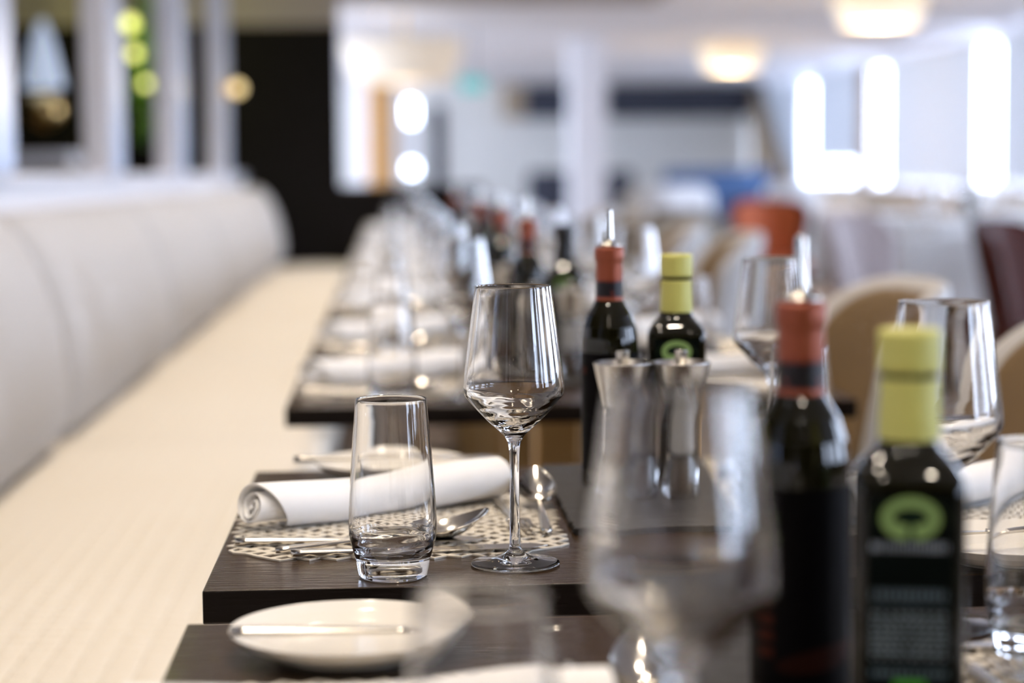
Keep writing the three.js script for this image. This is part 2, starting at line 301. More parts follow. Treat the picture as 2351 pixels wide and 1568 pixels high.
const glassP = proto((g) => {
  const outer = [[0.0, 0.0006], [0.020, 0.0006], [0.0345, 0.0002], [0.0368, 0.0008], [0.0374, 0.0018], [0.0366, 0.0030], [0.030, 0.0040], [0.020, 0.0058], [0.0125, 0.0082], [0.0075, 0.0112], [0.0053, 0.0145], [0.0047, 0.020], [0.0043, 0.035], [0.0040, 0.055], [0.0039, 0.075], [0.0042, 0.092], [0.0047, 0.0995], [0.0061, 0.1050], [0.0091, 0.1098], [0.0145, 0.1150], [0.0223, 0.1220], [0.0306, 0.1308], [0.0380, 0.1392], [0.0409, 0.1432], [0.0419, 0.1465], [0.0420, 0.1500], [0.0412, 0.160], [0.0371, 0.193], [0.0316, 0.2330], [0.03135, 0.2342], [0.0306, 0.2340]];
  const inner = [[0.0304, 0.2325], [0.0355, 0.193], [0.0396, 0.160], [0.0402, 0.1502], [0.0399, 0.1474], [0.0388, 0.1444], [0.0358, 0.1409], [0.0282, 0.1336], [0.0198, 0.1258], [0.0122, 0.1204], [0.0072, 0.1178], [0.0036, 0.1166], [0.0, 0.1162]];
  const p = [...dense(outer.map(([r, y]) => new THREE.Vector2(r, y))), ...dense(inner.map(([r, y]) => new THREE.Vector2(r, y)))];
  mesh('bowl', rippled(p, 96, 0.1162, 0.141, 0.00030), M.glass, g);
});
const tumblerP = proto((g) => {
  const outer = [[0, 0.0008], [0.022, 0.0006], [0.0262, 0.0003], [0.0276, 0.0014], [0.0286, 0.0050], [0.0303, 0.0150], [0.0317, 0.0190], [0.0340, 0.0275], [0.0356, 0.0352], [0.03585, 0.043], [0.0353, 0.060], [0.0338, 0.085], [0.0322, 0.1058], [0.0302, 0.130], [0.0289, 0.1450], [0.0286, 0.1462], [0.0279, 0.1460]];
  const inner = [[0.0276, 0.1445], [0.0284, 0.130], [0.0302, 0.1058], [0.0317, 0.085], [0.0331, 0.060], [0.0334, 0.043], [0.0326, 0.036], [0.0302, 0.0285], [0.0270, 0.0222], [0.0220, 0.0190], [0.0140, 0.0180], [0, 0.0178]];
  const p = [...dense(outer.map(([r, y]) => new THREE.Vector2(r, y))), ...dense(inner.map(([r, y]) => new THREE.Vector2(r, y)))];
  mesh('body', rippled(p, 96, 0.0178, 0.040, 0.00026), M.glass, g);
});
const plateP = proto((g) => {
  mesh('dish', lathe([[0, 0.006], [0.045, 0.006], [0.062, 0.009], [0.074, 0.0145], [0.0815, 0.0190], [0.0828, 0.0196], [0.0832, 0.0190], [0.076, 0.0125], [0.062, 0.0052], [0.050, 0.0022], [0.048, 0.0], [0.044, 0.0], [0.042, 0.0022], [0, 0.0024]], 72), M.china, g);
});
const S = M.steel;
// cutlery lies along +x, handle end at x = 0, on y = 0
function handle(L, w0, w1, t) { return slab(24, 8, (s, u) => { const e = Math.min(1, s * 40 + 0.35), w = mixv(w0, w1, Math.pow(s, 0.7)) * e; return [V(s * L, 0.0012 + t * mixv(0.5, 0.35, s), u * w / 2), t * mixv(0.5, 0.32, s) * (0.3 + 0.7 * Math.pow(1 - u * u * u * u, 0.5))]; }); }
const knifeP = proto((g) => {
  mesh('handle', handle(0.118, 0.0120, 0.0085, 0.0062), S, g);
  mesh('blade', slab(30, 8, (s, u) => { const w = (0.008 + 0.010 * sm(0.0, 0.35, s)) * (1 - sm(0.82, 1.0, s) * 0.92); return [V(0.117 + s * 0.105, 0.0030, u * w / 2 + 0.002 * s - 0.001), 0.0009 * (1 - 0.75 * sm(-1, 1, u)) + 0.0001]; }), S, g);
});
function spoonGeo(L, bl, bw, rise = 0.016) {
  const hl = L - bl;
  return [handle(hl, 0.0115, 0.0048, 0.0052).applyMatrix4(new THREE.Matrix4().set(1, 0, 0, 0, 0.05, 1, 0, 0, 0, 0, 1, 0, 0, 0, 0, 1)),
    slab(36, 20, (s, u) => { const x = s, w = bw * Math.pow(Math.sin(Math.PI * Math.pow(mixv(0.06, 0.985, x), 0.9)), 0.62), d = 0.011 * Math.pow(Math.sin(Math.PI * mixv(0.02, 1, x)), 0.9) * (1 - u * u); return [V(hl - 0.002 + x * bl, 0.0095 + rise * Math.pow(x, 1.6) - d + 0.0014, u * w / 2), 0.0007]; })];
}
const spoonP = proto((g) => { const [h, b] = spoonGeo(0.196, 0.064, 0.042); mesh('handle', h, S, g); mesh('spoon_bowl', b, S, g); });
const deepSpoonP = proto((g) => { const [h, b] = spoonGeo(0.200, 0.060, 0.038, 0.022); mesh('handle', h, S, g); mesh('spoon_bowl', b, S, g); });
const forkP = proto((g) => {
  mesh('handle', handle(0.125, 0.0110, 0.0055, 0.0050), S, g);
  const tines = [slab(14, 8, (s, u) => [V(0.124 + s * 0.030, 0.0032 + 0.004 * Math.sin(s * 1.8), u * mixv(0.0055, 0.0225, sm(0.1, 0.9, s)) / 2), 0.0010])];
  for (let k = 0; k < 4; k++) tines.push(slab(14, 4, (s, u) => [V(0.1535 + s * 0.046, 0.0070 - 0.005 * s + 0.007 * s * s, (k - 1.5) * 0.0059 + u * mixv(0.0044, 0.0018, s) / 2), 0.0009]));
  mesh('tines', merge(tines), S, g);
});
// laser-cut mat: zigzag rows of small cells, every cell an open frame
const matP = proto((g) => {
  const pos = [], T = 0.0016, cx = 0.0215, cz = 0.0215, A = 0.150, B = 0.168, inside = (x, z) => Math.pow(Math.abs(x / A), 5) + Math.pow(Math.abs(z / B), 5) < 1;
  const jit = new Map(), node = (i, j) => { const k = i + ',' + j; if (!jit.has(k)) jit.set(k, [(i * cx) / 2 + (rnd() - 0.5) * 0.0075, (j * cz) / 2 + (rnd() - 0.5) * 0.0070]); return jit.get(k); };
  const quad = (a, b, c, d) => { for (const p of [a, b, c, a, c, d]) pos.push(...p); };
  for (let i = -16; i <= 16; i++) for (let j = -18; j <= 18; j++) {
    if ((i + j) & 1) continue;
    const c = [i * cx / 2, j * cz / 2]; if (!inside(c[0], c[1])) continue;
    const o = [node(i + 1, j), node(i, j - 1), node(i - 1, j), node(i, j + 1)], m = [0, 1].map((k) => (o[0][k] + o[1][k] + o[2][k] + o[3][k]) / 4), f = 0.50 + rnd() * 0.17;
    const n = o.map((p) => [mixv(m[0], p[0], f), mixv(m[1], p[1], f)]);
    for (let k = 0; k < 4; k++) {
      const a = o[k], b = o[(k + 1) % 4], p = n[k], q = n[(k + 1) % 4];
      quad([a[0], T, a[1]], [b[0], T, b[1]], [q[0], T, q[1]], [p[0], T, p[1]]);
      quad([p[0], T, p[1]], [q[0], T, q[1]], [q[0], 0.0002, q[1]], [p[0], 0.0002, p[1]]);
      quad([b[0], T, b[1]], [a[0], T, a[1]], [a[0], 0.0002, a[1]], [b[0], 0.0002, b[1]]);
    }
  }
  const q = new THREE.BufferGeometry(); q.setAttribute('position', new THREE.Float32BufferAttribute(pos, 3)); q.computeVertexNormals();
  mesh('lattice', q, M.mat, g);
});
// rolled napkin: one long ribbon of cloth wound up, axis along +x from 0 to L, lying on y = 0
const napkinP = proto((g) => {
  const L = 0.285, turns = 2.9, nt = 150, nl = 40, th = 0.0013, R = 0.0240, rings = [];
  const r = (t) => mixv(0.0035, R, Math.pow(t, 0.85)) * (1 + 0.06 * Math.sin(t * 9));
  const C = (t, o, x) => {
    const a = -Math.PI * 0.5 - (1 - t) * turns * 2 * Math.PI + 0.35, q = r(t) + o, w = x / L;
    return V(x, Math.max(o + 0.0003, R * 0.86 + q * Math.sin(a) * 0.86 + 0.003 * Math.sin(7 * w + 2 * t) * t), -q * Math.cos(a) * 1.10 + 0.004 * Math.sin(3.1 * w));
  };
  const x0 = (t) => 0.004 + 0.004 * Math.sin(t * 17) + 0.036 * sm(0.80, 1.0, t), x1 = (t) => L - 0.006 * (1 - t) - 0.010 * sm(0.85, 1, t);
  const sheet = (o) => { const v = []; for (let i = 0; i <= nt; i++) { const t = i / nt; v.push(Array.from({ length: nl + 1 }, (_, j) => C(t, o, mixv(x0(t), x1(t), j / nl)))); } return v; };
  const a = sheet(th), b = sheet(-th);
  for (let i = 0; i <= nt; i++) rings.push([...a[i], ...b[i].slice().reverse()]);
  mesh('cloth', loft(rings, 4), M.cloth, g);
});
// mills: flared steel head on a clear waisted body
function millP(fill) {
  return proto((g) => {
    mesh('steel_head', lathe([[0.0, 0.118], [0.020, 0.1195], [0.0275, 0.1300], [0.0288, 0.1320], [0.0293, 0.1312], [0.0290, 0.1295], [0.0262, 0.1160], [0.0228, 0.1020], [0.0206, 0.0920], [0.0199, 0.0885], [0.0, 0.0885]], 64), M.brushed, g);
    mesh('knob', lathe([[0, 0.1436], [0.0060, 0.1436], [0.0066, 0.1428], [0.0066, 0.119], [0, 0.119]], 32, false), M.steel, g);
    mesh('clear_body', new THREE.LatheGeometry([...dense([[0, 0.0005], [0.020, 0.0003], [0.0250, 0.0004], [0.0260, 0.0020], [0.0254, 0.0080], [0.0232, 0.0220], [0.0215, 0.0350], [0.0205, 0.0520], [0.0201, 0.0700], [0.0200, 0.0860], [0.0194, 0.0882], [0.0172, 0.0882]].map(([r, y]) => new THREE.Vector2(r, y))), ...dense([[0.0168, 0.0860], [0.0168, 0.0640], [0.0172, 0.0460], [0.0174, 0.0370], [0.0150, 0.0335], [0, 0.0330]].map(([r, y]) => new THREE.Vector2(r, y)))], 64), M.acrylic, g);
    const top = 0.0770;
    mesh(fill === 'salt' ? 'salt_fill' : 'pepper_fill', lathe([[0, 0.0335], [0.0158, 0.0340], [0.0170, 0.0375], [0.0168, 0.050], [0.0164, 0.066], [0.0160, top], [0, top + 0.0008]], 48, false), fill === 'salt' ? M.salt : M.pepper, g);
    mesh('grinder_shaft', cyl(0.0028, 0.0028, top, 0.0884, 12), M.steel, g);
    mesh('grinder', lathe([[0, 0.0012], [0.0105, 0.0012], [0.0098, 0.012], [0.0092, 0.026], [0.0095, 0.0322], [0, 0.0322]], 40, false), M.ceramic, g);
  });
}
const saltP = millP('salt'), pepperP = millP('pepper');

// labels are flat print on the bottles
function canvasTex(w, h, draw) { const c = document.createElement('canvas'); c.width = w; c.height = h; draw(c.getContext('2d'), w, h); const t = new THREE.CanvasTexture(c); t.colorSpace = THREE.SRGBColorSpace; t.wrapS = t.wrapT = THREE.ClampToEdgeWrapping; return t; }
const oilLabel = canvasTex(440, 1000, (x, w, h) => {
  x.fillStyle = '#050b0a'; x.fillRect(0, 0, w, h);
  const cx = w / 2, cy = 98;
  x.strokeStyle = '#26301f'; x.lineWidth = 10; x.beginPath(); x.ellipse(cx, cy + 40, 200, 130, 0, Math.PI * 1.05, Math.PI * 1.95); x.stroke();
  x.fillStyle = '#8aa766'; x.beginPath(); x.ellipse(cx, cy, 150, 88, 0, 0, 7); x.fill();
  x.fillStyle = '#12211a'; x.beginPath(); x.ellipse(cx, cy - 8, 86, 36, 0, 0, 7); x.fill();           // tree crown
  for (let i = 0; i < 26; i++) { x.beginPath(); x.ellipse(cx - 84 + i * 6.7, cy - 6 + 16 * Math.sin(i * 2.1), 12, 10, 0, 0, 7); x.fill(); }
  x.beginPath(); x.moveTo(cx - 9, cy + 16); x.lineTo(cx + 9, cy + 16); x.lineTo(cx + 12, cy + 62); x.lineTo(cx + 34, cy + 96); x.lineTo(cx - 34, cy + 96); x.lineTo(cx - 12, cy + 62); x.fill();
  const bars = (y, hgt, c, n, gap) => { x.fillStyle = c; let p = 24; for (let i = 0; i < n; i++) { const bw = (w - 48) / n * (0.55 + 0.35 * rnd()); x.fillRect(p, y, bw - gap, hgt); p += (w - 48) / n; } };
  bars(196, 34, '#9aa3ae', 18, 4);
  bars(388, 40, '#5c6a72', 12, 5); bars(444, 9, '#55636a', 9, 4);
  for (let r = 0; r < 8; r++) bars(482 + r * 25, 15, '#7c888e', 9 + (r % 3), 4);
  bars(716, 30, '#5a6a70', 12, 4); x.fillStyle = '#4b9a2c'; x.fillRect(140, 760, 160, 34);
});
const vinegarLabel = canvasTex(512, 512, (x, w, h) => {
  x.fillStyle = '#060507'; x.fillRect(0, 0, w, h);
  x.fillStyle = '#3c1a12'; for (let i = 0; i < 9; i++) x.fillRect(205, 70 + i * 42, 34, 26);
  for (let i = 0; i < 5; i++) x.fillRect(30 + i * 22, 60, 15, 34);
  x.fillStyle = '#24100c'; x.beginPath(); x.ellipse(330, 430, 90, 30, -0.3, 0, 7); x.fill();
});
const bandPrint = canvasTex(512, 128, (x, w, h) => {
  x.fillStyle = '#7a2f1e'; x.fillRect(0, 0, w, h); x.fillStyle = '#120e16'; x.fillRect(0, 14, w, 100); x.fillStyle = '#7a2f1e'; for (let k = 0; k < 4; k++) { x.beginPath(); x.ellipse(k * 128 + 104, 62, 11, 60, 0.18, 0, 7); x.fill(); } x.fillStyle = '#120e16';
  for (let k = 0; k < 4; k++) { x.beginPath(); x.moveTo(k * 128 + 6, 118); x.lineTo(k * 128 + 6, 44); x.quadraticCurveTo(k * 128 + 50, -18, k * 128 + 92, 40); x.quadraticCurveTo(k * 128 + 84, 80, k * 128 + 104, 118); x.fill(); x.beginPath(); x.ellipse(k * 128 + 108, 50, 13, 34, 0.2, 0, 7); x.fill(); }
});
M.oilLabel = phy({ map: oilLabel, roughness: 0.45, specularIntensity: 0.12 });
M.vinegarLabel = phy({ map: vinegarLabel, roughness: 0.45, specularIntensity: 0.1 });
M.bandPrint = phy({ map: bandPrint, roughness: 0.4, metalness: 0.2 });

const vinegarP = proto((g) => {
  mesh('glass_body', lathe([[0, 0.003], [0.024, 0.0008], [0.0278, 0.0010], [0.0292, 0.004], [0.0292, 0.145], [0.0288, 0.152], [0.0270, 0.163], [0.0228, 0.1755], [0.0175, 0.184], [0.0143, 0.1905], [0.0136, 0.197], [0.0132, 0.206], [0.0132, 0.220], [0.0132, 0.236], [0, 0.236]], 72), M.bottle, g);
  mesh('label', new THREE.CylinderGeometry(0.0294, 0.0294, 0.118, 72, 1, true).translate(0, 0.078, 0), M.vinegarLabel, g);
  mesh('copper_sleeve', lathe([[0.0137, 0.2105], [0.0140, 0.213], [0.0139, 0.226], [0.0140, 0.2285], [0.0150, 0.2310], [0.0152, 0.2335], [0.0151, 0.2415], [0.0146, 0.2432], [0.0100, 0.2436], [0.0, 0.2436]], 48, false), M.copper, g);
  mesh('printed_band', new THREE.CylinderGeometry(0.01395, 0.0142, 0.0185, 48, 1, true).translate(0, 0.2015, 0), M.bandPrint, g);
  mesh('lower_ring', lathe([[0.0141, 0.189], [0.0146, 0.1895], [0.0144, 0.1925], [0.0141, 0.1928]], 48, false), M.copper, g);
  const p = mesh('pourer', lathe([[0, 0.2437], [0.0112, 0.2437], [0.0118, 0.2452], [0.0112, 0.2475], [0.0070, 0.2482], [0.0046, 0.2500], [0.0040, 0.2530], [0.0034, 0.268], [0.0029, 0.281], [0.0026, 0.2820], [0.0020, 0.2815], [0, 0.2800]], 32, false), M.steel, g);
  mesh('air_tube', cyl(0.0014, 0.0014, 0.0, 0.012, 12).translate(0.0065, 0.2478, 0), M.steel, p);
});
// square-shouldered oil bottle: superellipse rings
function squareRings(list, n = 72) { return list.map(([r, y, e]) => Array.from({ length: n }, (_, i) => { const a = -i / n * 2 * Math.PI, c = Math.cos(a), s = Math.sin(a), q = Math.pow(Math.pow(Math.abs(c), e) + Math.pow(Math.abs(s), e), -1 / e); return V(r * q * c, y, r * q * s); })); }
const oilRings = (w) => squareRings([[w * 0.90, 0.001, 6], [w * 0.96, 0.0014, 7], [w, 0.005, 7.5], [w, 0.05, 7.5], [w, 0.10, 7.5], [w, 0.1465, 7.5], [w * 0.985, 0.1520, 7], [w * 0.93, 0.1570, 6], [w * 0.83, 0.1615, 4.6], [w * 0.72, 0.1650, 3.4], [w * 0.61, 0.1682, 2.6], [0.0168, 0.1710, 2.1], [0.0160, 0.1735, 2], [0.0152, 0.1755, 2], [0.0150, 0.20, 2]]);
function oilP(dark) {
  return proto((g) => {
    const w = 0.0304;
    mesh('glass_body', loft(oilRings(w)), M.bottle, g);
    for (let k = 0; k < 4; k += 2) mesh('label', new THREE.PlaneGeometry(0.046, 0.132).translate(0, 0.082, w + 0.0004).rotateY(k * Math.PI / 2), M.oilLabel, g);
    const c = dark ? M.black : M.cap;
    mesh('neck_sleeve', lathe([[0.0165, 0.1742], [0.0170, 0.1752], [0.0166, 0.190], [0.0160, 0.2030], [0.0163, 0.2050], [0.0162, 0.2068], [0.0150, 0.2076], [0.0, 0.2076]], 56, false), c, g);
    mesh('neck_ring', lathe([[0.0, 0.2076], [0.0158, 0.2076], [0.0158, 0.2108], [0.0, 0.2108]], 40, false), M.black, g);
    const k = [[0, 0.2108], [0.0164, 0.2108], [0.0168, 0.2118]]; for (let i = 0; i < 6; i++) { const y = 0.2125 + i * 0.0030; k.push([0.0171, y], [0.0169, y + 0.0015]); } k.push([0.0171, 0.2312], [0.0166, 0.2334], [0.0150, 0.2342], [0, 0.2344]);
    mesh('cap', lathe(k, 56, false), c, g);
  });
}
const oilYellowP = oilP(false), oilDarkP = oilP(true);

const slateP = proto((g) => {
  const sh = new THREE.Shape(), W = 0.092, D = 0.195, P = []; const edge = (x0, z0, x1, z1, n) => { for (let i = 0; i < n; i++) { const t = i / n, j = i ? 0.0016 : 0; P.push([mixv(x0, x1, t) + (rnd() - 0.5) * 2 * j, mixv(z0, z1, t) + (rnd() - 0.5) * 2 * j]); } };
  edge(-W, -D, W, -D, 40); edge(W, -D, W, D, 70); edge(W, D, -W, D, 40); edge(-W, D, -W, -D, 70);
  P.forEach(([x, z], i) => (i ? sh.lineTo(x, z) : sh.moveTo(x, z)));
  const q = new THREE.ExtrudeGeometry(sh, { depth: 0.005, bevelEnabled: true, bevelSize: 0.001, bevelThickness: 0.001, bevelSegments: 1 }).rotateX(-Math.PI / 2).translate(0, 0.001, 0);
  mesh('stone', q, M.slate, g);
});
const TW = 0.814, TD = 0.632;
const tableP = proto((g) => {                      // origin: floor under the bench-side corner nearest the camera; top runs to +x and -z
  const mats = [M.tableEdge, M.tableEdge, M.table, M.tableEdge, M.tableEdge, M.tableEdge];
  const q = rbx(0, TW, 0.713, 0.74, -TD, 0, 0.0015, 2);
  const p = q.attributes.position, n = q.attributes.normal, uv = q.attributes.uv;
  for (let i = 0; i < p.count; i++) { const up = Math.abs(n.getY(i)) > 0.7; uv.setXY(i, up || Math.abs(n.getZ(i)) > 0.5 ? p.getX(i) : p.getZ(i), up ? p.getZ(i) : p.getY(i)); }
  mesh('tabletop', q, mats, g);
  mesh('pedestal', rbx(TW / 2 - 0.035, TW / 2 + 0.035, 0.02, 0.713, -TD / 2 - 0.035, -TD / 2 + 0.035, 0.006), M.brass, g);
  mesh('foot', merge([rbx(TW / 2 - 0.28, TW / 2 + 0.28, 0, 0.02, -TD / 2 - 0.04, -TD / 2 + 0.04, 0.006), rbx(TW / 2 - 0.04, TW / 2 + 0.04, 0.0005, 0.0205, -TD / 2 - 0.24, -TD / 2 + 0.24, 0.006)]), M.darkMetal, g);
});

// ---------------------------------------------------------------- the row of tables along the bench
const X0 = -0.154, H = 0.74;
const front = [-0.816, -1.563, -2.79, -3.57, -4.58, -5.36, -6.40, -7.20, -8.25, -9.05, -10.10, -10.90];
const rowGroup = (n) => n + ' on the table row';
function setting(k, side, zf, o = {}) {
  const own = o.own ?? {}, turn = side ? Math.PI : 0, where = `${side ? 'chair' : 'bench'} side of the ${ORD[k]} dark table`;
  const at = (p, y) => side ? [X0 + TW - p[0], y, zf - TD - p[1]] : [X0 + p[0], y, zf + p[1]];
  const put = (P, name, label, cat, p, y, rot = 0, group = name.replace(/_/g, ' ') + 's') => place(P, name, label, cat, own[name] ? [own[name][0], y, own[name][1]] : at(p, y), turn + (own[name]?.[2] ?? rot), rowGroup(group));
  const my = H + 0.0016;
  if (k < 8) put(matP, 'placemat', `cream cut lattice placemat on the ${where}`, 'placemat', [0.155, -0.283], H);
  put(glassP, 'wine_glass', `clear angular long stemmed wine glass on the ${where}`, 'wine glass', o.glass ?? [0.253, -0.079], H);
  put(tumblerP, 'water_tumbler', `clear thick based water tumbler on the ${where}`, 'tumbler', o.tumbler ?? [0.151, -0.042], H);
  put(napkinP, 'rolled_napkin', `white cloth napkin rolled up on the ${where}`, 'napkin', [0.017, -0.258], my, 0.575);
  put(plateP, 'bread_plate', `small round cream bread plate on the ${where}`, 'plate', o.plate ?? [0.149, -0.573], H);
  if (k < 5) {
    put(knifeP, 'table_knife', `steel table knife beside the rolled napkin on the ${where}`, 'knife', [0.012, -0.181], my, -0.01, 'table knives');
    put(spoonP, 'soup_spoon', `steel soup spoon between two knives on the ${where}`, 'spoon', [0.050, -0.138], my, 0.29);
    put(knifeP, 'fish_knife', `outer steel knife at the mat edge on the ${where}`, 'knife', [0.064, -0.121], my, 0.09, 'fish knives');
    put(deepSpoonP, 'dessert_spoon', `steel dessert spoon lying crosswise on the ${where}`, 'spoon', [0.289, -0.200], my, Math.PI / 2 - 0.02);
    put(forkP, 'dessert_fork', `steel dessert fork lying crosswise on the ${where}`, 'fork', [0.252, -0.395], my, -Math.PI / 2 + 0.09);
  }
  if (k < 4) put(knifeP, 'butter_knife', `butter knife lying across the bread plate on the ${where}`, 'knife', o.butter ?? [0.045, -0.560], H + 0.0192, 0.02, 'butter knives');
}
front.forEach((zf, k) => {
  place(tableP, 'dining_table', `dark wooden dining table by the bench, ${ORD[k]} of the row`, 'table', [X0, 0, zf], 0, 'dark tables in a row along the bench');
  if (k === 0) {
    setting(0, 0, zf, { own: { wine_glass: [0.125, -0.860], water_tumbler: [0.036, -0.846], bread_plate: [-0.032, -1.345], dessert_spoon: [0.148, -1.055], dessert_fork: [0.112, -1.285], butter_knife: [-0.112, -1.318, -0.03], rolled_napkin: [-0.162, -1.100, 0.07] } });
    setting(0, 1, zf, { own: { wine_glass: [0.389, -1.385], water_tumbler: [0.432, -1.30] } });
  } else setting(k, 0, zf), setting(k, 1, zf, k === 1 ? { own: { water_tumbler: [0.418, -2.022] } } : {});
  const sz = zf - TD / 2 + 0.0, sx = X0 + TW / 2, y = H + 0.0072, onit = `on the slate of the ${ORD[k]} dark table`;
  place(slateP, 'slate_board', `dark slate board in the middle of the ${ORD[k]} dark table`, 'slate board', [sx, H, zf - 0.405], 0, 'slate boards on the table row');
  const mid = k === 0 ? { v: [0.238, -1.15], o: [0.2795, -1.062], s: [0.33, -0.96], p: [0.27, -0.93] } : { v: [0.220, zf - 0.453], o: [0.294, zf - 0.491], s: [0.284, zf - 0.388], p: [0.2265, zf - 0.392] };
  if (k === 0 || k === 1 || k === 2 || k === 3 || k === 4 || k === 6) place(vinegarP, 'vinegar_bottle', `vinegar bottle with copper neck and pourer ${onit}`, 'bottle', [mid.v[0], y, mid.v[1]], 2.6 + k, 'vinegar bottles on the table row');
  if (k < 2) place(oilYellowP, 'oil_bottle', `square oil bottle with yellow cap ${onit}`, 'bottle', [mid.o[0], y, mid.o[1]], k ? -0.13 : -0.21, 'oil bottles on the table row');
  else if (k === 2 || k === 4 || k === 5) place(oilDarkP, 'oil_bottle', `square oil bottle with black cap ${onit}`, 'bottle', [mid.o[0] - 0.01, y, mid.o[1] + 0.0], -0.1, 'oil bottles on the table row');
  if (k === 1 || k === 2 || k === 3) {
    place(saltP, 'salt_mill', `clear salt mill with flared steel head ${onit}`, 'mill', [mid.s[0], y, mid.s[1]], 0, 'salt mills on the table row');
    place(pepperP, 'pepper_mill', `clear pepper mill with flared steel head ${onit}`, 'mill', [mid.p[0], y, mid.p[1]], 0, 'pepper mills on the table row');
  }
});

// ---------------------------------------------------------------- chairs
// curved shell back: section swept round the seat; chair faces -x
function shellBack(R0, R1, y0, y1, half, t, drop) {
  const rings = [], N = 40;
  for (let i = 0; i <= N; i++) {
    const q = -1 + 2 * i / N, a = q * half, e = Math.sqrt(Math.max(0.02, 1 - Math.pow(Math.abs(q), 14))), ring = [], top = y1 - drop * Math.pow(Math.abs(q), 4), n = 28;
    for (let j = 0; j < n; j++) {
      const b = j / n * 2 * Math.PI, c = Math.cos(b), s = Math.sin(b), v = Math.sign(s) * Math.pow(Math.abs(s), 0.35), o = Math.sign(c) * Math.pow(Math.abs(c), 0.6);
      const y = mixv(y0, top, 0.5 + 0.5 * v * mixv(0.9, 1, e)), R = mixv(R0, R1, (y - y0) / (y1 - y0)) + o * t / 2 * e;
      ring.push(V(R * Math.cos(a), y, R * Math.sin(a)));
    }
    rings.push(ring);
  }
  return loft(rings, 3);
}
function chairP(mat, leg, shell = mat, top = 0.89, half = 1.0, drop = 0.10) {
  return proto((g) => {
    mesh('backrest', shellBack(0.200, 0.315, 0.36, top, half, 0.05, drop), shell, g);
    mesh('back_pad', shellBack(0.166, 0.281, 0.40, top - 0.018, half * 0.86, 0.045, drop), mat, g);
    mesh('seat', new RoundedBoxGeometry(0.45, 0.09, 0.44, 4, 0.035).translate(-0.03, 0.435, 0), mat, g);
    for (const [x, z] of [[-0.20, -0.17], [-0.20, 0.17], [0.15, -0.17], [0.15, 0.17]]) mesh('leg', new THREE.CylinderGeometry(0.017, 0.011, 0.40, 14).translate(x, 0.20, z), leg, g);
  });
}
const greyChair = chairP(M.shadedBeigeLeather, M.wood, M.greige), mauveChair = chairP(M.mauve, M.wood, M.mauve), beigeChair = chairP(M.shadedBeigeLeather, M.wood, M.litEdgeShell), whiteChair = chairP(M.whiteLeather, M.wood, M.whiteLeather, 0.97, 0.95, 0.12), rustChair = chairP(M.rust, M.darkMetal, M.maroon, 0.88, 1.25, 0.10), shadedRustChair = chairP(M.maroon, M.darkMetal, M.maroon, 0.88, 1.15, 0.12);  // outer rust shell and the darker tub chairs carry painted shade
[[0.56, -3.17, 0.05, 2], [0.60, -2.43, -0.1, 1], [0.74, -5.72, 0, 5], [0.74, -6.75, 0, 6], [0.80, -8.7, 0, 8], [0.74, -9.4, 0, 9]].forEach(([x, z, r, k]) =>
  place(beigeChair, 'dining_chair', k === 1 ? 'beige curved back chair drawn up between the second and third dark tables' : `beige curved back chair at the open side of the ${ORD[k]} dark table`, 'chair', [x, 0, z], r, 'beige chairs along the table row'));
place(rustChair, 'tub_chair', 'orange rust leather tub chair at the white clothed table', 'chair', [2.50, 0, -13.0], 1.57, 'leather tub chairs in the aisle');
place(shadedRustChair, 'tub_chair', 'rust leather tub chair in painted shade beside the mauve beige chair', 'chair', [2.46, 0, -7.2], 2.4, 'leather tub chairs in the aisle');
place(shadedRustChair, 'tub_chair', 'rust leather tub chair in painted shade at the picture edge by the window side', 'chair', [3.3, 0, -8.4], 1.2, 'leather tub chairs in the aisle');
place(mauveChair, 'curved_chair', 'mauve beige chair turned with its back to the bench, before the shaded rust chair', 'chair', [2.12, 0, -8.3], 2.3, 'pale chairs in the aisle');
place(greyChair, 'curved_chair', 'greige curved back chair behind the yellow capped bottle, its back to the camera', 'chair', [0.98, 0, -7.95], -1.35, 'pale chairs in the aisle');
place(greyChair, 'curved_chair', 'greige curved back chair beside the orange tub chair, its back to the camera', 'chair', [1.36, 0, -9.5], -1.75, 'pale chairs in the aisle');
place(whiteChair, 'curved_chair', 'white high round back chair, first of the pair beyond the copper necked bottle', 'chair', [1.72, 0, -13.2], -1.5, 'pale chairs in the aisle');
place(whiteChair, 'curved_chair', 'white high round back chair, second of the pair nearer the orange chair', 'chair', [2.12, 0, -14.6], -1.7, 'pale chairs in the aisle');
place(whiteChair, 'curved_chair', 'white high round back chair standing behind the orange tub chair', 'chair', [3.15, 0, -15.75], -1.6, 'pale chairs in the aisle');
// tables with white cloths
const clothTableP = proto((g) => {
  const rings = [], W = 0.46, rr = (s, y, wave) => Array.from({ length: 80 }, (_, i) => { const a = -i / 80 * 2 * Math.PI, c = Math.cos(a), q = Math.sin(a), f = Math.pow(Math.pow(Math.abs(c), 8) + Math.pow(Math.abs(q), 8), -1 / 8); const k = s * f * (1 + wave * Math.sin(i * 0.9)); return V(k * c, y, k * q); });
  for (const [s, y, w] of [[W * 1.03, 0.26, 0.02], [W * 1.02, 0.45, 0.015], [W * 1.01, 0.65, 0.006], [W, 0.74, 0], [W * 0.985, 0.75, 0], [W * 0.4, 0.751, 0]]) rings.push(rr(s, y, w));
  mesh('tablecloth', loft(rings, 3), M.cloth, g); mesh('pedestal', cyl(0.05, 0.05, 0.0, 0.3), M.darkMetal, g); mesh('foot', cyl(0.26, 0.24, 0, 0.02), M.darkMetal, g);
});
